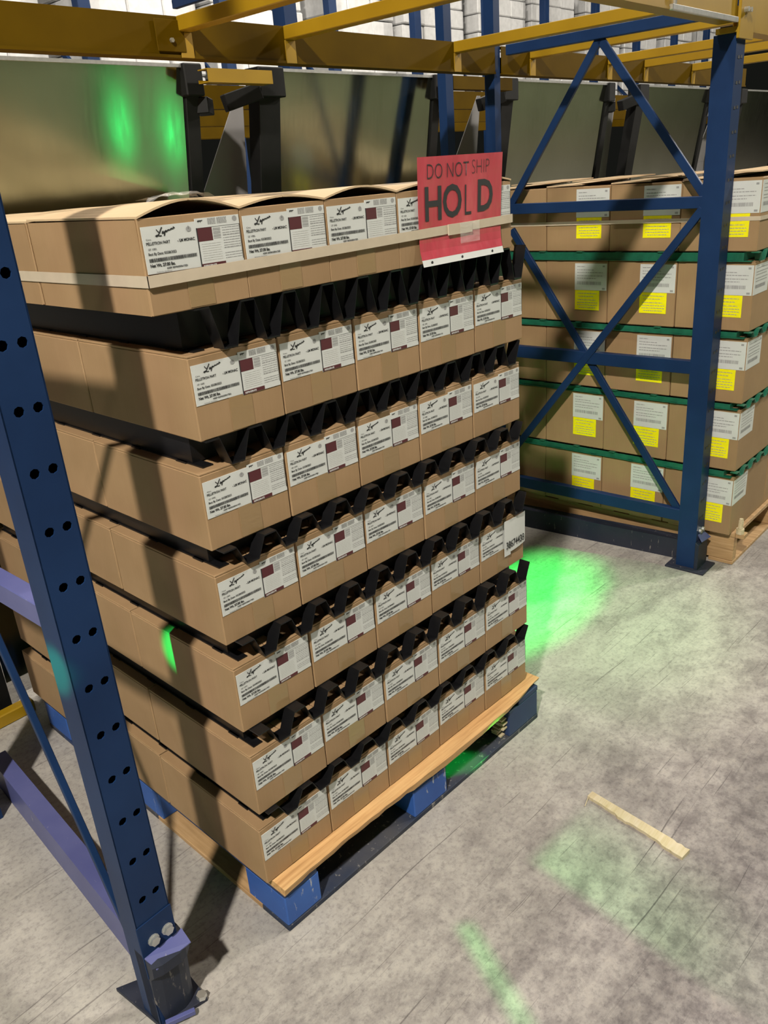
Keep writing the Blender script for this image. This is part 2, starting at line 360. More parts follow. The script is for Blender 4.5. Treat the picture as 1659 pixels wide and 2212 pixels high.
# product label: white slab, printing, maroon blocks
def product_label():
    q = MB(); q.box(0.004, 0.1075, -0.0009, 0.0004, 0.067, 0.148); q.box(0.1068, 0.1975, -0.0012, 0.0004, 0.0635, 0.1525)
    lab = q.mesh('label', 'label_white')
    T = [('Ctns', 0.010, 0.1245, 0.0042, 1.2, 0), ('PELLETRON PART', 0.009, 0.1165, 0.0072, 0.78, 0.00012), ('- LM MONAC', 0.068, 0.1165, 0.0072, 0.80, 0.0002),
         ('GF 1000.', 0.011, 0.1075, 0.0050, 0.9, 0), ('Best By Date: 03/28/2023', 0.010, 0.0990, 0.0064, 0.80, 0.00012),
         ('Net Wt. 27.00 lbs.', 0.010, 0.0785, 0.0078, 0.80, 0.0003), ('KEEP REFRIGERATED', 0.040, 0.0725, 0.0046, 0.95, 0.0001),
         ('Packed for distribution', 0.020, 0.0685, 0.0026, 1.2, 0)]
    pm = text_mesh(T, 'ink')
    e = MB()
    def r(x0, x1, z0, z1): e.quad([(x0,0,z0),(x1,0,z0),(x1,0,z1),(x0,0,z1)])
    rnd = random.Random(3); x = 0.010                                        # bar code line
    while x < 0.102:
        ww = rnd.choice((0.0006, 0.0009, 0.0014)); r(x, x+ww, 0.0870, 0.0935); x += ww + rnd.choice((0.0006, 0.0009))
    def stroke(pts, wd):
        for (ax, az), (bx, bz) in zip(pts, pts[1:]):
            d = Vector((bx-ax, bz-az)); nn = Vector((-d.y, d.x)).normalized()*wd
            e.quad([(ax-nn.x,0,az-nn.y),(bx-nn.x,0,bz-nn.y),(bx+nn.x,0,bz+nn.y),(ax+nn.x,0,az+nn.y)])
    # handwritten style logo
    stroke([(0.0318,0.1418),(0.0332,0.1390),(0.0362,0.1366)], 0.0009)
    stroke([(0.0425,0.1448),(0.0402,0.1410),(0.0375,0.1366),(0.0345,0.1325),(0.0312,0.1299),(0.0290,0.1300),(0.0298,0.1318),(0.0335,0.1318),(0.0372,0.1300),(0.0402,0.1306)], 0.0010)
    wv = [(0.0458,0.1330),(0.0480,0.1345),(0.0488,0.1360),(0.0474,0.1362),(0.0468,0.1342),(0.0480,0.1330),(0.0500,0.1345),(0.0512,0.1366),(0.0494,0.1298),(0.0488,0.1292),(0.0507,0.1350),(0.0528,0.1372),(0.0534,0.1356),(0.0518,0.1346),(0.0545,0.1356),(0.0556,0.1378),(0.0558,0.1362),(0.0574,0.1380),(0.0576,0.1364),(0.0590,0.1368),(0.0602,0.1388),(0.0600,0.1372),(0.0620,0.1394),(0.0622,0.1376),(0.0640,0.1384),(0.0652,0.1400),(0.0642,0.1408),(0.0638,0.1392),(0.0665,0.1396)]
    stroke([(0.030+(a_-0.037)*1.25, 0.1290+(c_-0.1290)*1.2) for a_, c_ in wv], 0.0008)
    # little animal, seal
    for pts in ([(0.1115,0.1465),(0.1195,0.1468),(0.1205,0.1480),(0.1190,0.1490),(0.1120,0.1490)], [(0.1128,0.1445),(0.1136,0.1445),(0.1136,0.1470),(0.1128,0.1470)], [(0.1172,0.1445),(0.1180,0.1445),(0.1180,0.1470),(0.1172,0.1470)], [(0.1195,0.1488),(0.1220,0.1492),(0.1218,0.1476),(0.1200,0.1472)]):
        e.quad([(a,0,c) for a, c in pts])
    r(0.1068, 0.1092, 0.0640, 0.1360); r(0.1960, 0.1972, 0.072, 0.136); r(0.1068, 0.1972, 0.1352, 0.1357)
    join_mesh(pm, e)
    g = MB()
    def rg(x0, x1, z0, z1): g.quad([(x0,0,z0),(x1,0,z0),(x1,0,z1),(x0,0,z1)])
    def disc(cx, cz, rad):
        g.quad([(cx+rad*math.cos(t*math.pi/5), 0, cz+rad*math.sin(t*math.pi/5)) for t in range(10)])
    disc(0.0925, 0.1365, 0.0048); disc(0.1880, 0.1460, 0.0050); g.quad([(0.0915,0,0.1365),(0.0935,0,0.1365),(0.0925,0,0.1435)])
    rnd = random.Random(5)
    for xs, xe in ((0.132, 0.148), (0.151, 0.171)):
        for k in range(5):
            z = 0.1402 + k*0.0023; x = xs
            while x < xe:
                ww = rnd.uniform(0.0012, 0.0045); rg(x, min(x+ww, xe), z, z+0.0016); x += ww+0.0007
    for k in range(7):                                                       # hatch block
        rg(0.1405, 0.1555, 0.1140+k*0.0029, 0.1140+k*0.0029+0.0014+0.0006*(k % 2))
    for k in range(13):                                                      # right column
        z = 0.0760 + k*0.0046
        if k in (3,): continue
        x = 0.1595
        while x < 0.1945:
            ww = rnd.uniform(0.002, 0.009); rg(x, min(x+ww, 0.1950), z, z+(0.0022 if k in (9, 4) else 0.0013)); x += ww+0.001
    gm = g.mesh('fine_print', 'ink_grey', fix=False)
    h = MB()
    def rh(x0, x1, z0, z1): h.quad([(x0,0,z0),(x1,0,z0),(x1,0,z1),(x0,0,z1)])
    for k in range(8):
        z = 0.0765+k*0.0042; x = 0.114
        while x < 0.153:
            ww = rnd.uniform(0.003, 0.012); rh(x, min(x+ww, 0.1535), z, z+0.0011); x += ww+0.0012
    hm = h.mesh('fine_print', 'ink_light', fix=False)
    k = MB()
    k.quad([(0.1080,0,0.1115),(0.1385,0,0.1115),(0.1385,0,0.1352),(0.1080,0,0.1352)]); k2 = MB(); k2.quad([(0.1070,0,0.0638),(0.1585,0,0.0638),(0.1585,0,0.0715),(0.1070,0,0.0715)])
    km = k.mesh('maroon_square', 'maroon', fix=False); km2 = k2.mesh('maroon_bar', 'maroon', fix=False)
    lm = text_mesh([('REFRIGERATE', 0.112, 0.0655, 0.0052, 0.85, 0.0002)], 'label_white', 'reversed_lettering')
    return lab, pm, gm, hm, km, lm, km2
LAB = product_label()
def add_label(root):
    l = link('label', LAB[0], root); l['label'] = 'white printed product label'; l.scale[2] = 0.90; l.location[2] = 0.0060
    for nm, i, dy in (('printing', 1, 0.00145), ('fine_print', 2, 0.00140), ('fine_print', 3, 0.00142), ('reversed_lettering', 5, 0.00150)):
        link(nm, LAB[i], l, (0,-dy,0))['kind'] = 'stuff'
    link('maroon_square', LAB[4], l, (0,-0.00138,0)); link('maroon_bar', LAB[6], l, (0,-0.00138,0))
    return l

rnd = random.Random(11)
for li in range(7):
    top = li == 6
    for c in range(5):
        for r in range(3):
            edge = r == 0 or c == 0 or c == 4 or top
            if not edge: continue
            x = X0[li] + c*(PITCH if not top else 0.2012); y = Y0[li] + r*0.4005
            jx, jy = (0.0 if top else rnd.uniform(-0.0004, 0.0004)), rnd.uniform(-0.004, -0.0006) if r == 0 and not top else 0
            if r == 0:
                lb = f'labelled kraft carton, {COL[c]} in the {ORD[li]} of the tall stack'; grp = 'labelled cartons on the front of the tall stack'
            elif c == 0:
                lb = f'plain kraft carton on the left side, {"centre" if r == 1 else "rear"}, {ORD[li]} of tall stack'; grp = 'cartons on the left side of the tall stack'
            elif top:
                lb = f'kraft carton behind the front row, {"centre" if r == 1 else "rear"} row, {COL[c]}, topmost layer'; grp = 'cartons behind the front row of the topmost layer'
            else:
                lb = 'plain kraft carton hidden on the far right side of the tall stack'; grp = 'cartons hidden on the far side of the tall stack'
            o = thing('cardboard_carton', (x+jx, y+jy, ZB[li]), lb, 'carton', grp)
            if top:
                link('carton_body', me_open, o)
                fm = me_arch[c] if r == 0 else me_flat
                link('top_flap', fm[0], o); link('top_flap', fm[1], o)
            else:
                link('carton_body', me_body, o); link('top_flap', me_flap[0], o); link('top_flap', me_flap[1], o)
            if r == 0:
                add_label(o); link('tape', me_tape, o)['label'] = 'glossy clear packing tape'
            # loose shipping sheet with a number on the right hand carton of the fifth layer from the top
            if li == 2 and c == 4 and r == 0:
                q = MB(); cols = 8
                P = [(0.105+0.098*i/cols, -0.0035-0.004*math.sin(i/cols*math.pi)) for i in range(cols+1)]
                for (xa, ya), (xb, yb) in zip(P, P[1:]):
                    zl = 0.040 if xa < 0.12 else 0.048
                    q.hexa([(xa,ya,zl+(xa-0.1)*0.06),(xb,yb,zl+(xb-0.1)*0.06),(xb,yb+0.0006,zl+(xb-0.1)*0.06),(xa,ya+0.0006,zl+(xa-0.1)*0.06),(xa,ya-0.001,0.148),(xb,yb-0.001,0.148),(xb,yb-0.0004,0.148),(xa,ya-0.0004,0.148)])
                s = link('shipping_sheet', q.mesh('shipping_sheet', 'label_white'), o); s['label'] = 'loose white paper sheet with a large number'
                t = text_mesh([('38674438', 0.1065, 0.064, 0.030, 0.72, 0.0006)], 'ink', 'number'); link('number', t, s, (0,-0.0085,0))

# ------------------------------------------------------------------ spacer trays
def tray_mesh(wid, dep, gap, n, mat, depth=0.034, rows=15):
    q = MB(); per = wid/n; t = 0.0030
    def wave(phase):
        pts = []; x = -per*1.5 + phase
        while x < wid + per:
            for u, zz in ((0.0, 0), (0.30, 0), (0.50, 1), (0.80, 1), (1.0, 0)):
                pts.append((x + u*per, zz*(gap-t)))
            x += per
        out = []
        for p_ in pts:
            if -1e-6 <= p_[0] <= wid+1e-6 and (not out or abs(out[-1][0]-p_[0]) > 1e-7): out.append(p_)
        return out
    step = (dep-depth)/(rows-1)
    for k in range(rows):
        y0 = k*step; y1 = y0+depth
        P = wave(0.0 if k % 2 == 0 else per*0.5)
        for (xa, za), (xb, zb) in zip(P, P[1:]):
            q.hexa([(xa,y0,za),(xb,y0,zb),(xb,y1,zb),(xa,y1,za),(xa,y0,za+t),(xb,y0,zb+t),(xb,y1,zb+t),(xa,y1,za+t)])
    for i in range(n+1):                                   # long webs that tie the rows together
        xc = per*(0.15 + i)
        if xc+0.012 < wid: q.box(max(0, xc-0.012), xc+0.012, depth*0.9, dep-0.01, 0.0, t)
    ym = depth*2.0
    q.box(0.006, wid-0.006, ym, ym+t, t, gap-t)            # upright web behind the first row
    q.box(0.006, 0.006+t, ym+t, dep-0.02, t, gap-t)
    return q.mesh('spacer_tray', mat, fix=False)
for li in range(6):
    gap = ZB[li+1]-ZB[li]-BH
    me = tray_mesh(0.985, 1.205, gap if li < 5 else gap-0.0005, 10, 'black_plastic')
    xa = X0[li] + 0.022
    o = link('spacer_tray', me, None, (xa, Y0[li]-(0.017, 0.017, 0.017, 0.016, 0.010, 0.018)[li], ZB[li]+BH))
    low = ORD[li].replace(' from the top', ' down'); tag(o, f'black plastic arched spacer tray on the {low} of the tall stack', 'spacer tray', 'black spacer trays between carton layers')

# ------------------------------------------------------------------ blue pallet
pal = thing('block_pallet', (0, 0, 0), 'chipped blue block pallet with a raw wood front board under the tall stack', 'pallet')
PW, PD = 1.016, 1.219
def pboard(nm, x0, x1, y0, y1, z0, z1, mat, bev=0.002, lab=None):
    q = MB(); q.box(x0, x1, y0, y1, z0, z1); o = part(nm, q, mat, pal, bevel=bev)
    if lab: o['label'] = lab
for y0, y1 in ((0.0, 0.10), (0.56, 0.66), (1.119, 1.219)): pboard('bottom_board', 0, PW, y0, y1, 0.0, 0.015, 'worn_blue')
for x0, x1 in ((0.0, 0.10), (0.916, 1.016)):
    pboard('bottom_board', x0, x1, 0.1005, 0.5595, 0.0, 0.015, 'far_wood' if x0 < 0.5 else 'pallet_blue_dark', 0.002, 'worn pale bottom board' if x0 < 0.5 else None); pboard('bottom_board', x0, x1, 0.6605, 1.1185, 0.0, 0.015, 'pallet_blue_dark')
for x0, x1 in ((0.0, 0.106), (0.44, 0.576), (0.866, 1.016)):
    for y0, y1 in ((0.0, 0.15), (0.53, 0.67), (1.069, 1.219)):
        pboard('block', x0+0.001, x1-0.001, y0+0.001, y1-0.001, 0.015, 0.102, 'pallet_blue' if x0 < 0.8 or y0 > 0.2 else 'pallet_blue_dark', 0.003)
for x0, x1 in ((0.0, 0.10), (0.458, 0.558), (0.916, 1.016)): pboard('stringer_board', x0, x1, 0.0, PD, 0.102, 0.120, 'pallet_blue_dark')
# raw front deck board with a split lower edge
q = MB(); n = 40; rr = random.Random(4); prev = None
edge = []
for i in range(n+1):
    u = i/n; x = -0.004 + u*1.03
    lo = 0.1215 + 0.004*math.sin(u*9) + rr.uniform(-0.0015, 0.0015)
    if 0.30 < u < 0.42: lo += 0.004
    if u > 0.80: lo += 0.010*(u-0.80)/0.2
    yf = -0.013 + 0.004*math.sin(u*7) + rr.uniform(-0.0012, 0.0012) + (0.012*max(0, u-0.86)/0.14)
    edge.append((x, yf, lo))
for (xa, ya, la), (xb, yb, lb) in zip(edge, edge[1:]):
    q.hexa([(xa,ya+0.004,la),(xb,yb+0.004,lb),(xb,0.135,0.1205),(xa,0.135,0.1205),(xa,ya,0.1415),(xb,yb,0.1415),(xb,0.135,0.1415),(xa,0.135,0.1415)])
o = part('deck_board', q, 'raw_wood', pal); o['label'] = 'pale unpainted deck board with a split edge'
for k in range(6):
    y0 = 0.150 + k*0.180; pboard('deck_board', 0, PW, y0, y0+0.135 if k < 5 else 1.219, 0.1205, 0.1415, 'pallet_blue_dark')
q = MB(); rr = random.Random(9)                                   # splintered inner face of the right block
for k in range(14):
    y = 0.004+rr.random()*0.03; z = 0.016+k*0.006
    q.box(0.848+rr.uniform(-0.004, 0.006), 0.8675, y, y+0.010+rr.random()*0.02, z, z+0.0052)
o = part('splinters', q, 'splinter_wood', pal); o['label'] = 'pale splintered wood on the block'
# ------------------------------------------------------------------ strap and sign on the topmost layer
xs0, xs1, ys0, ys1 = X0[6]-0.0022, X0[6]+1.0052, Y0[6]-0.0062, Y0[6]+1.202
q = MB()
ring = [(xs0,ys0),(xs1,ys0),(xs1,ys1),(xs0,ys1)]
zc = [1.4655, 1.4775, 1.470, 1.462]; t = 0.0012; h = 0.0095
for i in range(4):
    a, b2 = ring[i], ring[(i+1) % 4]; za, zb = zc[i], zc[(i+1) % 4]
    d = Vector((b2[0]-a[0], b2[1]-a[1], 0)).normalized(); nn = Vector((d.y, -d.x, 0))*t
    q.hexa([(a[0],a[1],za-h),(b2[0],b2[1],zb-h),(b2[0]-nn.x,b2[1]-nn.y,zb-h),(a[0]-nn.x,a[1]-nn.y,za-h),(a[0],a[1],za+h),(b2[0],b2[1],zb+h),(b2[0]-nn.x,b2[1]-nn.y,zb+h),(a[0]-nn.x,a[1]-nn.y,za+h)])
o = link('strapping_band', q.mesh('strapping_band', 'strap', fix=True)); tag(o, 'cream strapping band running around the topmost carton layer', 'strap')
q = MB(); q.box(0.715, 0.80, ys0-0.0026, ys0-0.0004, 1.462, 1.485)
s = link('band_overlap', q.mesh('band_overlap', 'strap'), o); s['label'] = 'overlapping end of the band'

sg = thing('hold_sign', (0.62, ys0, 1.405), 'red paper sign reading DO NOT SHIP HOLD behind the strapping band', 'sign')
def sgn_y(u, v):   # gentle bow of the sheet
    zrel = v
    return 0.0016 - (0.004*max(0, (zrel-0.09)/0.13)**1.4 if zrel > 0.09 else 0) - (0.010*((0.04-zrel)/0.04)**1.2 if zrel < 0.04 else 0) + 0.0006*math.sin(u*7)
def sheet(x0, x1, z0, z1, nx, nz, mat, name, dy=0.0, lean=0.0):
    q = MB()
    def P(i, k, th):
        u = i/nx; z = z0 + (z1-z0)*k/nz; x = x0 + (x1-x0)*u
        xs = x + 0.010*(z/0.22)*(0.3+0.7*u)
        return (xs, sgn_y(u, z)+dy+th, z)
    for i in range(nx):
        for k in range(nz):
            q.quad([P(i,k,0),P(i+1,k,0),P(i+1,k+1,0),P(i,k+1,0)]); q.quad([P(i,k,0.0006),P(i,k+1,0.0006),P(i+1,k+1,0.0006),P(i+1,k,0.0006)])
    for k in range(nz):
        q.quad([P(0,k,0),P(0,k+1,0),P(0,k+1,0.0006),P(0,k,0.0006)]); q.quad([P(nx,k,0),P(nx,k,0.0006),P(nx,k+1,0.0006),P(nx,k+1,0)])
    for i in range(nx):
        q.quad([P(i,0,0),P(i,0,0.0006),P(i+1,0,0.0006),P(i+1,0,0)]); q.quad([P(i,nz,0),P(i+1,nz,0),P(i+1,nz,0.0006),P(i,nz,0.0006)])
    return q.mesh(name, mat)
link('sheet', sheet(0.0, 0.292, 0.014, 0.220, 14, 12, 'red_paper', 'sheet'), sg)
link('white_margin', sheet(0.0, 0.292, 0.0, 0.0138, 14, 2, 'label_white', 'white_margin'), sg)['label'] = 'white bottom margin with punched holes'
for hx in (0.03, 0.135, 0.248):
    q = MB(); q.cyl((hx, sgn_y(hx/0.29, 0.007)-0.0008, 0.007), (0,1,0), 0.0035, 0.0005, 10)
    part('punched_hole', q, 'ink', sg)
def sign_text(lines, mat, name):
    me = text_mesh(lines, mat, name)
    for v in me.vertices:
        u = v.co.x/0.292; v.co.x += 0.010*(v.co.z/0.22)*(0.3+0.7*u); v.co.y = sgn_y(u, v.co.z) - 0.0009
    me.update(); return me
link('lettering', sign_text([('DO NOT', 0.026, 0.176, 0.044, 0.80, -0.0008), ('SHIP', 0.176, 0.179, 0.044, 0.78, -0.0012)], 'ink', 'lettering'), sg)
link('lettering', sign_text([('H', 0.016, 0.094, 0.096, 0.92, 0.0018), ('O', 0.078, 0.096, 0.094, 0.88, 0.0018), ('L', 0.150, 0.094, 0.096, 0.62, -0.0012), ('D', 0.196, 0.100, 0.094, 0.90, 0.0022)], 'ink', 'lettering'), sg)
q = MB(); q.box(0.135, 0.205, -0.0042, -0.0034, 0.036, 0.080); part('clear_tape', q, 'film', sg)['label'] = 'clear tape holding the sign'

# crumpled clear film lying over the front top edge of the first carton
q = MB(); rr = random.Random(2); nx, ny = 9, 6
H = [[0.0045+rr.random()*0.007 for _ in range(ny+1)] for _ in range(nx+1)]
def fpt(i, j):
    x = 0.055+0.10*i/nx+0.010*math.sin(j*1.7); y = 0.002+0.075*j/ny
    arch = 0.0215*math.sin(min(x, BW-x)/(BW/2)*math.pi/2)
    return (x, y, 0.1555+arch*(1-0.6*max(0, y)/BD)+H[i][j])
for i in range(nx):
    for j in range(ny):
        a4 = [fpt(i,j), fpt(i+1,j), fpt(i+1,j+1), fpt(i,j+1)]; q.quad([a4[0],a4[1],a4[2]]); q.quad([a4[0],a4[2],a4[3]])
o = link('film_scrap', q.mesh('film_scrap', 'film'), None, (X0[6], Y0[6], ZB[6])); tag(o, 'crumpled clear film over the open flap of the leftmost topmost carton', 'film')

# ------------------------------------------------------------------ rack: upright frames
def holed_face(q, x0, x1, y, z0, z1, holes, r, pitch, zfirst, thick):
    """front face in the xz plane made of cells with round holes"""
    nz = max(1, int(round((z1-zfirst+pitch/2)/pitch)))
    zs = zfirst-pitch/2
    if zs > z0: q.quad([(x0,y,z0),(x1,y,z0),(x1,y,zs),(x0,y,zs)])
    xm = [x0] + [(a+b2)/2 for a, b2 in zip(holes, holes[1:])] + [x1]
    for k in range(nz):
        za = zs + k*pitch; zb = min(za+pitch, z1)
        if zb-za < pitch*0.9: q.quad([(x0,y,za),(x1,y,za),(x1,y,zb),(x0,y,zb)]); continue
        for i, hx in enumerate(holes):
            cx, cz = hx, za+pitch/2
            sq = [(xm[i],za),(cx,za),(xm[i+1],za),(xm[i+1],cz),(xm[i+1],zb),(cx,zb),(xm[i],zb),(xm[i],cz)]
            ci = [(cx+r*math.cos(a), cz+r*math.sin(a)) for a in [math.radians(225+45*j) for j in range(8)]]
            for j in range(8):
                jn = (j+1) % 8
                q.quad([(sq[j][0],y,sq[j][1]),(sq[jn][0],y,sq[jn][1]),(ci[jn][0],y,ci[jn][1]),(ci[j][0],y,ci[j][1])])
                q.quad([(ci[j][0],y,ci[j][1]),(ci[jn][0],y,ci[jn][1]),(ci[jn][0],y+thick,ci[jn][1]),(ci[j][0],y+thick,ci[j][1])])
def column(x0, x1, y0, y1, z1, holes, mat, parent, base, front=True, slots=False, name='column'):
    q = MB(); t = 0.0025
    if holes:
        holed_face(q, x0, x1, y0, 0.0, z1, holes, 0.0085, 0.0975, 0.340, 0.003)
        q.quad([(x0+t,y0+t,0),(x0+t,y0+t,0.2),(x1-t,y0+t,0.2),(x1-t,y0+t,0)])
    else: q.box(x0, x1, y0, y0+t, 0, z1)
    q.box(x0, x0+t, y0+(0.0 if holes else t), y1, 0, z1); q.box(x1-t, x1, y0+(0.0 if holes else t), y1, 0, z1)
    q.box(x0+t, x1-t, y1-t, y1, 0, z1)
    o = link(name, q.mesh(name, mat, 0, base), parent)
    return o

# --- left frame (nearest the camera)
BL = (-0.287, 0.07, 0)
fL = rthing('rack_upright_frame', BL, 'blue perforated rack upright frame at the left edge nearest the viewer', 'rack frame', 'blue rack upright frames')
column(-0.325, -0.249, 0.036, 0.098, 3.0, [-0.298, -0.268], 'rack_blue', fL, BL)
q = MB(); q.box(-0.327, -0.247, 0.0335, 0.036, 0.150, 0.287); part('splice_plate', q, 'rack_blue', fL, BL, 0.001)
q = MB()   # dented guard at the foot: bulges forward under the bolts, then crumples in
prof = [(0.0330,0.208),(-0.002,0.196),(0.000,0.168),(0.016,0.150),(0.026,0.06),(0.030,0.004),(0.070,0.004),(0.070,0.208)]
n = len(prof)
for xa, xb, da, db in ((-0.325,-0.306,0.012,0.004),(-0.306,-0.268,0.004,0.0),(-0.268,-0.252,0.0,0.004),(-0.252,-0.236,0.004,0.018)):
    for (ya, za), (yb, zb) in zip(prof[:6], prof[1:6]):
        q.quad([(xa,ya+da,za),(xa,yb+da,zb),(xb,yb+db,zb),(xb,ya+db,za)])
for x, d in ((-0.325, 0.012), (-0.236, 0.018)): q.quad([(x, y+(d if i < 6 else 0), z) for i, (y, z) in enumerate(prof)])
part('column_guard', q, 'guard_dark', fL, BL)['label'] = 'dented scuffed steel guard plate'
q = MB(); q.hexa([(-0.325,0.034,0.206),(-0.236,0.034,0.206),(-0.240,-0.001,0.197),(-0.318,0.006,0.190),(-0.325,0.034,0.2085),(-0.236,0.034,0.2085),(-0.240,-0.001,0.1995),(-0.318,0.006,0.1925)])
part('bent_flange', q, 'rail_blue', fL, BL)['label'] = 'bent purple-blue flange'
for x in (-0.298, -0.266):
    q = MB(); q.cyl((x, 0.0335, 0.236), (0,-1,0), 0.0105, 0.010, 6); q.cyl((x, 0.0335, 0.236), (0,-1,0), 0.0125, 0.0025, 12)
    part('bolt', q, 'zinc', fL, BL)['label'] = 'zinc hex bolt'
q = MB(); q.hexa([(-0.338,0.19,0),(-0.325,0.035,0),(-0.225,0.012,0),(-0.212,0.13,0),(-0.338,0.19,0.010),(-0.325,0.035,0.010),(-0.225,0.012,0.010),(-0.212,0.13,0.010)])
part('base_plate', q, 'guard_dark', fL, BL, 0.001)
q = MB(); q.bar((-0.318,0.028,0.016),(-0.262,0.004,0.016),0.010,0.012); part('weld_lip', q, 'rail_blue', fL, BL, 0.001)
q = MB(); q.cyl((-0.232,0.022,0.010),(0,0,1),0.011,0.010,6); part('bolt', q, 'zinc', fL, BL)
column(-0.325, -0.249, 0.93, 1.006, 3.0, None, 'rack_blue', fL, BL)
def strut(fr, a, b2, wx, wy, mat, base, up=(1,0,0), nm='brace', lab=None):
    q = MB(); q.bar(a, b2, wx, wy, up); o = part(nm, q, mat, fr, base, 0.0015)
    if lab: o['label'] = lab
strut(fL, (-0.295,0.112,0.945), (-0.295,0.93,0.945), 0.045, 0.035, 'rail_blue', BL, nm='horizontal_brace')
strut(fL, (-0.295,0.112,1.60), (-0.295,0.93,1.60), 0.045, 0.035, 'rack_blue', BL, nm='horizontal_brace')
strut(fL, (-0.300,0.118,0.14), (-0.300,0.50,1.05), 0.013, 0.014, 'rack_blue', BL, nm='diagonal_brace')
strut(fL, (-0.300,0.50,1.10), (-0.300,0.12,1.58), 0.022, 0.020, 'rack_blue', BL, nm='diagonal_brace')
# floor channel running back from the post
q = MB()
A = Vector((-0.272,0.215,0)); Bv = Vector((-0.196,1.08,0)); d = (Bv-A).normalized(); sd = Vector((d.y,-d.x,0))
def chan(q, A, Bv, wd, h):
    d = (Bv-A).normalized(); sd = Vector((d.y,-d.x,0))
    a0, b0 = A, Bv; a1, b1 = A+sd*wd, Bv+sd*wd; z = Vector((0,0,h)); t = 0.005
    q.hexa([a0, a0+sd*t, b0+sd*t, b0, a0+z, a0+sd*t+z, b0+sd*t+z, b0+z])
    q.hexa([a1-sd*t, a1, b1, b1-sd*t, a1-sd*t+z, a1+z, b1+z, b1-sd*t+z])
    q.hexa([a0+sd*t+z*0.93, a1-sd*t+z*0.93, b1-sd*t+z*0.93, b0+sd*t+z*0.93, a0+sd*t+z, a1-sd*t+z, b1-sd*t+z, b0+sd*t+z])
chan(q, A, Bv, 0.046, 0.100)
part('floor_channel', q, 'rail_blue', fL, BL)['label'] = 'scuffed purple-blue floor channel'

# --- right frame
BR = (2.255, 0.02, 0)
fR = rthing('rack_upright_frame', BR, 'blue rack upright frame with crossed braces right of the tall stack', 'rack frame', 'blue rack upright frames')
column(2.218, 2.294, -0.036, 0.040, 1.932, None, 'rack_blue', fR, BR)
for k in range(24):
    z = 0.22 + k*0.0745
    q = MB(); q.box(2.238, 2.252, -0.0372, -0.0352, z, z+0.009); q.box(2.262, 2.276, -0.0372, -0.0352, z+0.002, z+0.011)
    part('slot', q, 'ink', fR, BR)
column(2.205, 2.246, 0.892, 0.938, 3.2, None, 'rack_blue', fR, BR)
X = 2.256
for z, hh in ((2.005,0.036), (1.422,0.040), (0.831,0.050), (0.218,0.050)):
    strut(fR, (X,0.040,z), (X,0.862,z), hh, 0.030, 'rack_blue', BR, nm='horizontal_brace')
for a, b2 in (((0.47,1.99),(0.855,1.44)), ((0.47,1.99),(0.045,1.44)), ((0.855,1.34),(0.060,0.23)), ((0.045,1.40),(0.855,0.36))):
    strut(fR, (X-0.012 if a[0] < 0.1 else X+0.004,a[0],a[1]), (X-0.012 if a[0] < 0.1 else X+0.004,b2[0],b2[1]), 0.029, 0.014, 'rack_blue', BR, nm='diagonal_brace')
q = MB(); chan(q, Vector((2.288,0.045,0)), Vector((2.225,0.86,0)), 0.055, 0.088); part('floor_channel', q, 'guard_dark', fR, BR)['label'] = 'dark floor channel'
q = MB(); q.prism([(-0.052,0.004),(-0.052,0.118),(-0.0370,0.128),(-0.0370,0.004)], 2.210, 2.302); part('column_guard', q, 'guard_dark', fR, BR, 0.001)
q = MB(); q.hexa([(2.222,-0.058,0.130),(2.305,-0.062,0.124),(2.290,-0.037,0.150),(2.232,-0.037,0.152),(2.222,-0.058,0.133),(2.305,-0.062,0.127),(2.290,-0.037,0.154),(2.232,-0.037,0.156)])
part('bent_flange', q, 'rail_blue', fR, BR)
for x in (2.244, 2.270):
    q = MB(); q.cyl((x,-0.037,0.170),(0,-1,0),0.009,0.010,6); part('bolt', q, 'zinc', fR, BR)
q = MB(); q.box(2.19, 2.318, -0.085, 0.075, 0, 0.008); part('base_plate', q, 'guard_dark', fR, BR, 0.001)
# saddle on top of the front post with two bolts
q = MB(); q.box(2.205, 2.330, -0.047, -0.0375, 1.915, 2.10); q.box(2.205, 2.330, -0.0375, 0.03, 1.9325, 1.95); part('beam_connector', q, 'rack_yellow', fR, BR, 0.001)
for x in (2.235, 2.262):
    q = MB(); q.cyl((x,-0.047,1.995),(0,-1,0),0.008,0.014,6); part('bolt', q, 'zinc', fR, BR)

# --- frame of the row behind
BB = (2.258, 1.22, 0)
fB = rthing('rack_upright_frame', BB, 'dark blue rack post seen behind the sign between two grey steel panels', 'rack frame', 'blue rack upright frames')
column(2.236, 2.286, 1.155, 1.197, 3.6, None, 'rack_blue', fB, BB); column(2.212, 2.292, 2.06, 2.14, 3.6, None, 'rack_blue', fB, BB)
for z in (2.5, 2.9): strut(fB, (2.26,2.20,z), (2.26,2.95,z), 0.04, 0.03, 'rack_blue', BB, nm='horizontal_brace')

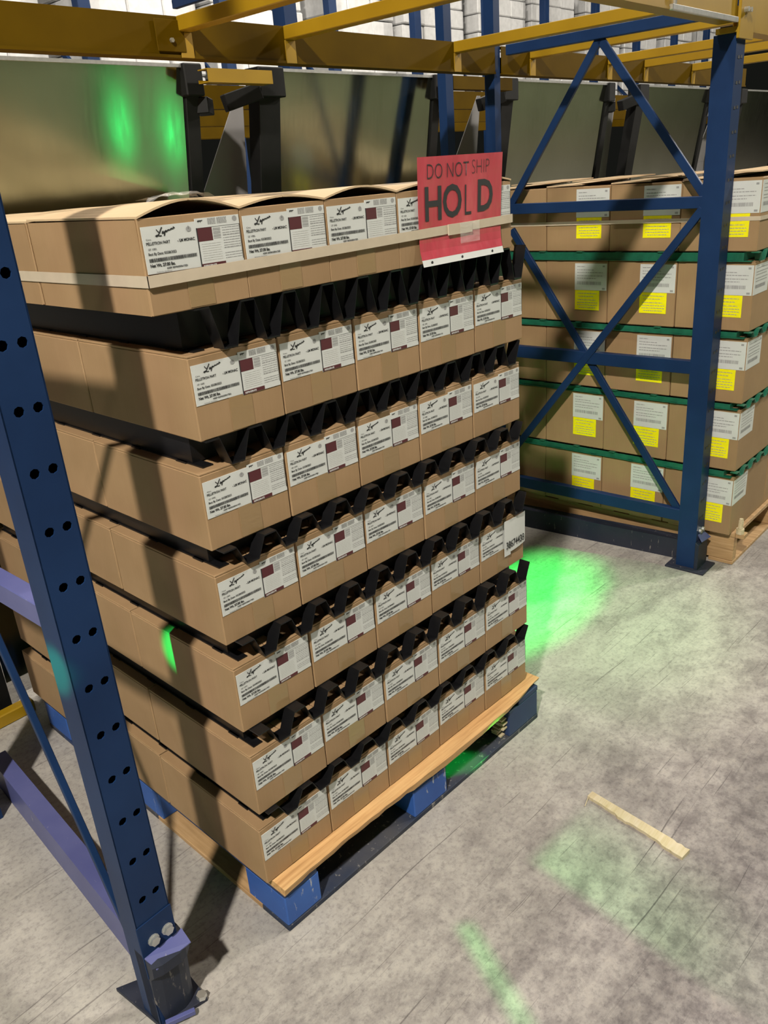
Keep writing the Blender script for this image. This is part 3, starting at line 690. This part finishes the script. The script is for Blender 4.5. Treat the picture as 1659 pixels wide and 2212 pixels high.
# ------------------------------------------------------------------ beams and support bars
def beam(x0, x1, y0, y1, z0, z1, label, plates=(), lip=True, mat='shaded_yellow'):
    base = ((x0+x1)/2, (y0+y1)/2, z0)
    o = rthing('rack_beam', base, label, 'beam', 'yellow rack beams')
    q = MB(); t = 0.003
    q.box(x0, x1, y0, y0+t, z0, z1); q.box(x0, x1, y0+t, y1, z1-t, z1); q.box(x0, x1, y0+t, y1, z0, z0+t); q.box(x0, x1, y1, y1+t, z0, z1-0.03)
    part('web', q, mat, o, base)
    if lip:
        q = MB(); q.box(x0, x1, y0-0.004, y0-0.0004, z0-0.001, z0+0.006); part('bottom_lip', q, mat, o, base)
    for px in plates:
        q = MB(); q.box(px-0.045, px+0.045, y0-0.008, y0-0.0045, z0+0.012, z1-0.01); part('bracket_plate', q, mat, o, base, 0.001)
        q = MB(); q.cyl((px, y0-0.008, (z0+z1)/2-0.01), (0,-1,0), 0.006, 0.007, 6); part('bolt', q, 'zinc', o, base)
    return o
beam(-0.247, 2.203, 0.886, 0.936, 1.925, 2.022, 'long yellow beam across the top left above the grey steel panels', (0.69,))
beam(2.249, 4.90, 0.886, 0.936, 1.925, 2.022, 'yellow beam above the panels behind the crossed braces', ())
beam(-0.247, 2.204, -0.034, 0.020, 1.960, 2.075, 'front yellow beam touching the top right corner post from the left', (), True, 'rack_yellow')
beam(2.331, 4.90, -0.034, 0.020, 1.940, 2.055, 'yellow beam leaving the top right corner post towards the right edge', (), True, 'rack_yellow')
q = MB(); q.box(1.70, 2.19, -0.0475, -0.0345, 1.957, 1.972); q.box(1.72, 1.726, -0.046, -0.036, 1.972, 2.07)
o = rthing('beam_rail', (1.95,-0.04,1.957), 'bright steel rail along the front yellow beam in the top right corner', 'rail'); part('rail', q, 'zinc', o, (1.95,-0.04,1.957), 0.002)
def support(x, z=1.986, h=0.036, wd=0.042, y0=0.022, y1=0.884, label=''):
    base = (x, (y0+y1)/2, z)
    o = rthing('support_bar', base, label, 'support bar', 'yellow pallet support bars')
    q = MB(); q.box(x-wd/2, x+wd/2, y0, y1, z, z+h); part('bar', q, 'rack_yellow', o, base, 0.002)
    q = MB(); q.box(x-wd/2, x+wd/2, y1-0.004, y1+0.0005, z-0.062, z-0.0005); part('end_tab', q, 'rack_yellow', o, base, 0.001)
for x, lb in ((0.74,'yellow support bar rising from the beam bracket at upper left'), (1.12,'yellow support bar in the middle of the top edge'), (1.955,'yellow support bar running to the blue corner of the braced frame'),
              (2.47,'yellow support bar just right of the braced frame top'), (3.14,'yellow support bar seen between the braces at top right'), (3.52,'yellow support bar left of the right-hand post top'), (4.1,'yellow support bar at the right edge of the photo')):
    support(x, label=lb)

# ------------------------------------------------------------------ bulk bins with grey steel fronts in the row behind
def bin_(x0, x1, label, arms=True):
    base = ((x0+x1)/2, 1.30, 0)
    o = rthing('bulk_bin', base, label, 'steel bin', 'steel-fronted bins behind the tall stack')
    yt, yb, zt, zb = 1.270, 1.430, 1.965, 0.95
    q = MB(); q.hexa([(x0,yb,zb),(x1,yb,zb),(x1,yb+0.004,zb),(x0,yb+0.004,zb),(x0,yt,zt),(x1,yt,zt),(x1,yt+0.004,zt),(x0,yt+0.004,zt)])
    part('front_panel', q, 'panel_steel', o, base)['label'] = 'brushed grey steel panel'
    q = MB(); q.box(x0, x1, yb, yb+0.004, 0.10, zb-0.004); part('lower_panel', q, 'panel_steel', o, base)
    q = MB(); q.bar((x0,yt-0.002,zt-0.002),(x1,yt-0.002,zt-0.002),0.008,0.010); part('hem', q, 'zinc', o, base)
    for s, xc in ((-1, x0-0.055), (1, x1+0.030)):
        wd = 0.10 if s < 0 else 0.052
        q = MB(); q.box(xc-wd/2, xc+wd/2, yb-0.01, yb+0.05, 0.0, zb)
        q.hexa([(xc-wd/2,yb-0.01,zb),(xc+wd/2,yb-0.01,zb),(xc+wd/2,yb+0.05,zb),(xc-wd/2,yb+0.05,zb),(xc-wd/2,yt-0.01,zt),(xc+wd/2,yt-0.01,zt),(xc+wd/2,yt+0.05,zt),(xc-wd/2,yt+0.05,zt)])
        part('corner_post', q, 'black_steel', o, base, 0.002)
        q = MB(); q.box(xc-wd/2-0.01, xc+wd/2+0.01, yt-0.02, yt+0.06, zt-0.09, zt+0.005); part('corner_cap', q, 'black_steel', o, base, 0.004)
        q = MB()
        if s < 0: q.bar((xc-wd/2,yt,zt-0.07),(xc-wd/2-0.12,yt+0.05,zt-0.105),0.05,0.055)
        else: q.bar((xc+wd/2,yt,zt-0.115),(xc+wd/2+0.06,yt+0.05,zt-0.118),0.05,0.05)
        part('latch_arm', q, 'black_steel', o, base, 0.003)
    q = MB(); xs = x0   # grey sheet leaning out beside the left corner post
    q.hexa([(xs-0.285,1.50,1.50),(xs-0.03,1.50,1.50),(xs-0.03,1.504,1.50),(xs-0.285,1.504,1.50),(xs-0.055,1.45,1.915),(xs-0.03,1.45,1.915),(xs-0.03,1.454,1.915),(xs-0.055,1.454,1.915)])
    q.hexa([(xs-0.45,1.50,1.10),(xs-0.03,1.50,1.10),(xs-0.03,1.504,1.10),(xs-0.45,1.504,1.10),(xs-0.285,1.50,1.4995),(xs-0.03,1.50,1.4995),(xs-0.03,1.504,1.4995),(xs-0.285,1.504,1.4995)])
    part('side_panel', q, 'grey_sheet', o, base)
    return o
bin_(0.02, 1.00, 'leftmost big grey steel panel bin behind the leftmost topmost cartons')
bin_(1.42, 2.295, 'grey steel panel bin directly behind the middle of the tall stack')
bin_(2.93, 3.86, 'grey steel panel bin seen through the left part of the crossed braces')
bin_(4.35, 5.30, 'grey steel panel bin seen left of the right-hand blue post')
bin_(5.98, 6.9, 'grey steel panel bin at the right edge behind the blue post')
# beams of the rows further back
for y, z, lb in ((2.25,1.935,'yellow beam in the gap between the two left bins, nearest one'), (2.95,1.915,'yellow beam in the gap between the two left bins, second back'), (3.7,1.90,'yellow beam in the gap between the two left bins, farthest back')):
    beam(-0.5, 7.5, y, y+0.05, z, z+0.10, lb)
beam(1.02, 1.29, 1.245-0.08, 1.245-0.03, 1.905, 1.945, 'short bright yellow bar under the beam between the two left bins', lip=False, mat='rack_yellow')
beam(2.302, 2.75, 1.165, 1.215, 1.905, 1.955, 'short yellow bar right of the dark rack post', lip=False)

# ------------------------------------------------------------------ far rows above the beam
far = [(-0.6,0.5),(0.62,1.6),(1.75,2.7),(3.1,4.1),(4.25,5.3),(5.6,6.6),(6.75,7.8),(8.1,9.1),(9.25,10.3),(10.6,11.6),(11.75,12.8),(13.1,14.1),(14.25,15.3)]
FARP = ['first','second','third','fourth','fifth','sixth','seventh','eighth','ninth','tenth','eleventh','twelfth','thirteenth','fourteenth']
for i, (x0, x1) in enumerate(far):
    for lvl, zb in ((0, 2.08),):
        base = ((x0+x1)/2, 5.5, zb)
        o = rthing('wrapped_load', base, f'blurred white wrapped pallet load far behind the top beam, {FARP[i]} from left', 'pallet load', 'white loads in the far rack')
        for k in range(8):
            z = zb+0.02+k*0.185; nb = 3; ww = (x1-x0)/nb
            for j in range(nb):
                q = MB(); q.box(x0+j*ww+0.004, x0+(j+1)*ww-0.004, 5.1+rnd.uniform(0,0.03), 5.9, z, z+0.175); part('carton', q, 'white_load', o, base, 0.01)
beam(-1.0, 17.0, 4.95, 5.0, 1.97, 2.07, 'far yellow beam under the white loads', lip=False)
FX = (-0.72, 0.56, 1.67, 2.9, 4.18, 5.45, 6.68, 7.95, 9.18, 10.45, 11.68, 12.95, 14.18, 15.45)
for i, x in enumerate(FX):
    base = (x, 4.9, 0)
    o = rthing('rack_post', base, f'dark blue post of the far rack, {FARP[i]} from left', 'rack post', 'posts of the far rack')
    q = MB(); q.box(x-0.05, x+0.05, 4.86, 4.94, 0, 4.6); part('post', q, 'rack_blue', o, base, 0.003)
    q = MB(); q.bar((x,4.94,2.3),(x,5.9,3.2),0.04,0.03,(1,0,0)); part('brace', q, 'rack_blue', o, base)

# ------------------------------------------------------------------ loads across the aisle (mirrored in the steel panels)
for i in range(16):
    x0 = 0.2 + i*1.35; base = (x0+0.55, -4.6, 0)
    o = rthing('wrapped_load', base, 'film wrapped grey load across the aisle behind the viewer', 'pallet load', 'loads across the aisle')
    q = MB(); q.box(x0, x0+1.1, -5.1, -4.1, 0.0, 0.13); part('pallet', q, 'far_wood', o, base, 0.01)
    for k in range(5):
        q = MB(); q.box(x0+0.02, x0+1.08, -5.08, -4.12, 0.135+k*0.40, 0.525+k*0.40); part('carton_layer', q, 'load_grey', o, base, 0.01)

# ------------------------------------------------------------------ right-hand stack with green trays
RX, RY = 2.315, -0.130
RW, RH, RDX = 0.2845, 0.249, 0.40
RZ = [0.142, 0.4175, 0.690, 0.964, 1.247]
mb = MB(); mb.box(0, RDX, 0, RW-0.002, 0, RH-0.003); rbody = mb.mesh('carton_body', 'cardboard_far', 0.003)
mb = MB(); mb.box(0.001, RDX-0.001, 0.001, RW/2-0.003, RH-0.003, RH); rf0 = mb.mesh('top_flap', 'cardboard_far')
mb = MB(); mb.box(0.001, RDX-0.001, RW/2+0.001, RW-0.003, RH-0.003, RH); rf1 = mb.mesh('top_flap', 'cardboard_far')
def side_label():   # lies in the yz plane facing -x; text runs towards -y
    q = MB(); q.box(-0.001, 0.0005, 0.003, 0.146, 0.130, 0.236); lab = q.mesh('label', 'label_white')
    e = MB()
    def r(y0, y1, z0, z1): e.quad([(-0.0014,y1,z0),(-0.0014,y0,z0),(-0.0014,y0,z1),(-0.0014,y1,z1)])
    rr = random.Random(8); y = 0.136
    while y > 0.03:
        ww = rr.choice((0.001, 0.002, 0.003)); r(y-ww, y, 0.152, 0.165); y -= ww + rr.choice((0.001, 0.0018))
    for z, ya, yb in ((0.222,0.10,0.136),(0.209,0.06,0.136),(0.199,0.02,0.136),(0.186,0.02,0.136),(0.176,0.05,0.136)):
        y = yb
        while y > ya:
            ww = rr.uniform(0.004, 0.016); r(max(ya, y-ww), y, z, z+0.0028); y -= ww+0.002
    r(0.010, 0.022, 0.134, 0.141); r(0.012, 0.022, 0.222, 0.229)
    pr = e.mesh('printing', 'ink_grey', fix=False)
    q = MB(); q.box(-0.0011, 0.0005, 0.034, 0.144, 0.050, 0.129); ys = q.mesh('yellow_sticker', 'sticker_yellow')
    e2 = MB()
    for z, ya, yb in ((0.116,0.045,0.132),(0.104,0.060,0.128),(0.090,0.050,0.132),(0.079,0.042,0.134),(0.069,0.042,0.134),(0.059,0.050,0.126)):
        y = yb
        while y > ya:
            ww = rr.uniform(0.004, 0.014); y0 = max(ya, y-ww); e2.quad([(-0.0015,y,z),(-0.0015,y0,z),(-0.0015,y0,z+0.0022),(-0.0015,y,z+0.0022)]); y -= ww+0.002
    yp = e2.mesh('printing', 'ink_grey', fix=False)
    q = MB(); q.box(0.001, 0.150, -0.001, 0.0005, 0.130, 0.236); fl_ = q.mesh('label', 'label_white')
    e3 = MB()
    def r3(x0, x1, z0, z1): e3.quad([(x0,-0.0014,z0),(x1,-0.0014,z0),(x1,-0.0014,z1),(x0,-0.0014,z1)])
    x = 0.016
    while x < 0.118:
        ww = rr.choice((0.001, 0.002, 0.003)); r3(x, x+ww, 0.152, 0.165); x += ww+rr.choice((0.001, 0.0018))
    for z in (0.222, 0.209, 0.199, 0.186, 0.176):
        x = 0.016
        while x < 0.125: ww = rr.uniform(0.004, 0.016); r3(x, x+ww, z, z+0.0028); x += ww+0.002
    r3(0.132, 0.144, 0.222, 0.229)
    fp = e3.mesh('printing', 'ink_grey', fix=False)
    return lab, pr, ys, yp, fl_, fp
SL = side_label()
mb = MB(); mb.box(-0.003, RDX, 0.002, RW*0.58, RH+0.014, RH+0.018); rtop0 = mb.mesh('top_flap', 'cardboard_lit_top')
mb = MB(); mb.hexa([(-0.004,RW*0.42,RH+0.002),(RDX,RW*0.42,RH+0.002),(RDX,RW-0.004,RH),(-0.004,RW-0.004,RH),(-0.004,RW*0.42,RH+0.006),(RDX,RW*0.42,RH+0.006),(RDX,RW-0.004,RH+0.004),(-0.004,RW-0.004,RH+0.004)]); rtop1 = mb.mesh('top_flap', 'cardboard_lit_top')
RORD = ['bottom', 'fourth-down', 'third-down', 'second-down', 'top']; RC = ['nearest the right post corner', 'second from the corner', 'third from the corner', 'farthest back']
for li in range(5):
    off = -0.034 if li == 0 else 0.0
    for k in range(4):
        base = (RX + rnd.uniform(-0.002, 0.002), RY + k*RW, RZ[li])
        o = rthing('shipping_carton', base, f'{"stickered" if k < 3 else "plain"} carton, {RORD[li]} layer of right-hand stack, {RC[k]}', 'carton', 'cartons of the right-hand stack')
        link('carton_body', rbody, o)
        if li == 4: link('top_flap', rtop0, o); link('top_flap', rtop1, o)
        else: link('top_flap', rf0, o); link('top_flap', rf1, o)
        if k == 3: continue
        a = link('label', SL[0], o); a['label'] = 'white shipping label'; link('printing', SL[1], a)['kind'] = 'stuff'
        a = link('yellow_sticker', SL[2], o); a['label'] = 'bright yellow sticker'; link('printing', SL[3], a)['kind'] = 'stuff'
        if k == 0: a = link('label', SL[4], o); link('printing', SL[5], a)['kind'] = 'stuff'
    base = (RX+RDX+0.004, RY, RZ[li])
    o = rthing('shipping_carton', base, f'plain carton at the right photo edge, {RORD[li]} layer of right-hand stack', 'carton', 'cartons of the right-hand stack')
    link('carton_body', rbody, o); link('top_flap', (rtop0 if li == 4 else rf0), o); link('top_flap', (rtop1 if li == 4 else rf1), o)
for li in range(4):
    gap = RZ[li+1]-RZ[li]-RH
    me = tray_mesh(0.83, 1.150, gap, 9, 'green_plastic', 0.026, 14)
    o = link('spacer_tray', me, None, W(RX-0.012, RY-0.012, RZ[li]+RH), PHI)
    tag(o, f'green plastic spacer tray on the {RORD[li]} layer of the right-hand stack', 'spacer tray', 'green spacer trays of the right-hand stack')
q = MB(); zz = RZ[4]+0.112
for a, b2 in (((RX-0.0022,RY-0.0022),(RX-0.0022,RY+1.14)), ((RX-0.0022,RY-0.0022),(RX+0.81,RY-0.0022))):
    d = Vector((b2[0]-a[0], b2[1]-a[1], 0)).normalized(); nn = Vector((-d.y, d.x, 0))*0.0008
    q.hexa([(a[0]-nn.x,a[1]-nn.y,zz-0.007),(b2[0]-nn.x,b2[1]-nn.y,zz-0.012),(b2[0]+nn.x,b2[1]+nn.y,zz-0.012),(a[0]+nn.x,a[1]+nn.y,zz-0.007),(a[0]-nn.x,a[1]-nn.y,zz+0.007),(b2[0]-nn.x,b2[1]-nn.y,zz+0.002),(b2[0]+nn.x,b2[1]+nn.y,zz+0.002),(a[0]+nn.x,a[1]+nn.y,zz+0.007)])
o = link('strapping_band', q.mesh('strapping_band', 'strap'), None, (0,0,0), PHI); tag(o, 'thin tan strapping band around the top layer of the right-hand stack', 'strap')
# wooden stringer pallet below
rp = rthing('wood_pallet', (RX, RY, 0), 'natural wood pallet under the right-hand stack', 'pallet')
def rb(nm, x0, x1, y0, y1, z0, z1, bv=0.002):
    q = MB(); q.box(x0, x1, y0, y1, z0, z1); part(nm, q, 'far_wood', rp, (RX, RY, 0), bv)
for x in (RX+0.034, RX+0.48, RX+0.98): rb('stringer', x, x+0.038, RY-0.012, RY+1.19, 0.016, 0.122)
for k in range(7): rb('deck_board', RX+0.032, RX+1.02, RY-0.014+k*0.178, RY+0.090+k*0.178, 0.1225, 0.1415)
for y in (RY-0.014, RY+0.55, RY+1.09): rb('bottom_board', RX+0.032, RX+1.02, y, y+0.10, 0.0, 0.0155)
q = MB(); q.cyl((RX+0.045,RY-0.028,0.1418),(0,0,1),0.016,0.022,9); q.cyl((RX+0.045,RY-0.028,0.1638),(0.1,0,1),0.010,0.034,8); q.cyl((RX+0.048,RY-0.028,0.1978),(0,0,1),0.008,0.008,7)
rk_ = rthing('wood_peg', (RX+0.045,RY-0.028,0.1418), 'pale splintered wood peg on the corner of the natural wood pallet', 'wood peg'); part('peg', q, 'splinter_wood', rk_, (RX+0.045,RY-0.028,0.1418))
q = MB(); q.box(RX+0.033, RX+0.075, RY-0.05, RY-0.0145, 0.1225, 0.1415); part('board_end', q, 'far_wood', rp, (RX, RY, 0), 0.002)

# ------------------------------------------------------------------ broken slat on the floor
ob = link('broken_strip', None, None, (0.80, -0.44, 0)); tag(ob, 'broken strip of pale wood lying alone on the aisle floor', 'wood strip')
a = Vector((0.812,-0.303)); e2 = Vector((0.779,-0.590)); d = (e2-a); ln = d.length; d.normalize(); nn = Vector((-d.y, d.x))
q = MB(); rr = random.Random(6); nseg = 26; pr = []
for i in range(nseg+1):
    u = i/nseg; c = a + d*(u*ln)
    wl = 0.010 + 0.006*u + rr.uniform(-0.0012, 0.0012) + (0.004 if 0.34 < u < 0.44 else 0) + (0.005 if u > 0.80 else 0)
    wr_ = 0.010 + 0.004*u + (rr.uniform(-0.004, 0.001) if u > 0.88 else 0)
    pr.append((c - nn*wl, c + nn*wr_))
for (l0, r0), (l1, r1) in zip(pr, pr[1:]):
    q.hexa([(l0.x,l0.y,0.0),(l1.x,l1.y,0.0),(r1.x,r1.y,0.0),(r0.x,r0.y,0.0),(l0.x,l0.y,0.009),(l1.x,l1.y,0.009),(r1.x,r1.y,0.012),(r0.x,r0.y,0.012)])
link('wood_piece', q.mesh('wood_piece', 'splinter_wood', 0, (0.80,-0.44,0)), ob)
q = MB(); q.bar((a.x-0.002,a.y,0.008),(a.x-0.042,a.y-0.010,0.003),0.0018,0.0018); part('splinter', q, 'splinter_wood', ob, (0.80,-0.44,0))
# yellow floor guide far left
q = MB(); q.box(-0.25, 0.06, 1.345, 1.385, 0.0, 0.045)
o = rthing('floor_guide', (-0.1,1.36,0), 'short yellow steel guide on the floor at the left edge behind the rack post', 'floor guide'); part('guide', q, 'rack_yellow', o, (-0.1,1.36,0), 0.004)
q = MB(); q.box(-0.26, 0.06, 1.3851, 1.42, 0.0, 0.022); part('foot', q, 'black_steel', o, (-0.1,1.36,0), 0.002)

# ------------------------------------------------------------------ green floor projector of a lift truck in the aisle
def projector():
    Lp = Vector((2.7, -2.2, 2.3))
    o = lamp('truck_floor_projector', 'SPOT', Lp, 5200, (0.0, 1.0, 0.10), 0.015)
    l = o.data; l.spot_size = math.radians(120); l.spot_blend = 0.1
    aim = Vector((1.2, 0.0, 0.0)) - Lp
    o.rotation_euler = aim.to_track_quat('-Z', 'Y').to_euler()
    l.use_nodes = True; nt = l.node_tree
    em = nt.nodes.get('Emission') or nt.nodes.new('ShaderNodeEmission')
    g = N(nt, 'ShaderNodeNewGeometry'); sx = N(nt, 'ShaderNodeSeparateXYZ'); L(nt, g.outputs['Incoming'], sx.inputs[0])
    def mth(op, a, b2=None, c=None, clamp=False):
        n = N(nt, 'ShaderNodeMath', operation=op); n.use_clamp = clamp
        for i, v in enumerate((a, b2, c)):
            if v is None: continue
            if isinstance(v, (int, float)): n.inputs[i].default_value = v
            else: L(nt, v, n.inputs[i])
        return n.outputs[0]
    az = mth('MAXIMUM', mth('ABSOLUTE', sx.outputs[2]), 0.02)
    sgn = mth('DIVIDE', Lp.z, az)
    s2 = mth('MULTIPLY', mth('SIGN', sx.outputs[2]), -1.0)      # make the direction point down
    fx = mth('ADD', mth('MULTIPLY', mth('MULTIPLY', sx.outputs[0], s2), sgn), Lp.x)
    fy = mth('ADD', mth('MULTIPLY', mth('MULTIPLY', sx.outputs[1], s2), sgn), Lp.y)
    def sstep(v, a, b2):
        n = N(nt, 'ShaderNodeMapRange', interpolation_type='SMOOTHSTEP')
        L(nt, v, n.inputs['Value']); n.inputs['From Min'].default_value = a; n.inputs['From Max'].default_value = b2
        return n.outputs['Result']
    def ell(cx, cy, a, b2):
        return mth('SQRT', mth('ADD', mth('POWER', mth('ABSOLUTE', mth('DIVIDE', mth('SUBTRACT', fx, cx), a)), 2.0), mth('POWER', mth('ABSOLUTE', mth('DIVIDE', mth('SUBTRACT', fy, cy), b2)), 2.0)))
    hot = mth('MULTIPLY', sstep(ell(1.52, 0.50, 0.56, 0.31), 1.20, 0.60), 0.55)
    halo = mth('MULTIPLY', sstep(ell(1.55, 0.12, 0.95, 0.70), 1.0, 0.1), 0.05)
    # stripe on the aisle floor
    def stripe(ax, ay, bx, by, hw, amt):
        dd = Vector((bx-ax, by-ay)); ln = dd.length; dd.normalize()
        al = mth('ADD', mth('MULTIPLY', mth('SUBTRACT', fx, ax), dd.x), mth('MULTIPLY', mth('SUBTRACT', fy, ay), dd.y))
        ac = mth('ABSOLUTE', mth('ADD', mth('MULTIPLY', mth('SUBTRACT', fx, ax), -dd.y), mth('MULTIPLY', mth('SUBTRACT', fy, ay), dd.x)))
        return mth('MULTIPLY', mth('MULTIPLY', mth('MULTIPLY', sstep(ac, hw, hw*0.6), sstep(al, -0.02, 0.01)), sstep(al, ln+0.02, ln-0.01)), amt)
    st = stripe(0.272, -0.30, 0.165, -0.54, 0.018, 0.20)
    # wedge with a crisp left edge, fading to the right
    dd = Vector((0.469-0.519, -0.808+0.323)).normalized()
    ac = mth('ADD', mth('MULTIPLY', mth('SUBTRACT', fx, 0.519), -dd.y), mth('MULTIPLY', mth('SUBTRACT', fy, -0.323), dd.x))
    wed = mth('MULTIPLY', mth('MULTIPLY', mth('MULTIPLY', sstep(ac, 0.0, 0.012), sstep(ac, 0.34, 0.0)), mth('MULTIPLY', sstep(fy, -0.29, -0.335), sstep(fy, -1.0, -0.40))), 0.09)
    tot = hot
    for k in (halo, st, wed): tot = mth('ADD', tot, k)
    L(nt, tot, em.inputs['Strength'])
projector()
# a second, narrow green beam that grazes the left post and the side of the stack
sp = lamp('green_beam', 'SPOT', (-3.45, -1.75, 2.75), 4500, GREEN, 0.01)
sp.data.spot_size = math.radians(1.5); sp.data.spot_blend = 0.8
aim = Vector(W(-0.325, 0.085, 0.86)) - sp.location
sp.rotation_euler = aim.to_track_quat('-Z', 'Y').to_euler()

# added low green spot, aimed through the opening to brighten under the pallet deck
sp = lamp('green_beam', 'SPOT', (2.95, -1.85, 1.02), 2600, (0.0, 1.0, 0.10), 0.01)
sp.data.spot_size = math.radians(2.2); sp.data.spot_blend = 0.5
aim = Vector((0.74, 0.0, 0.066)) - sp.location
sp.rotation_euler = aim.to_track_quat('-Z', 'Y').to_euler()
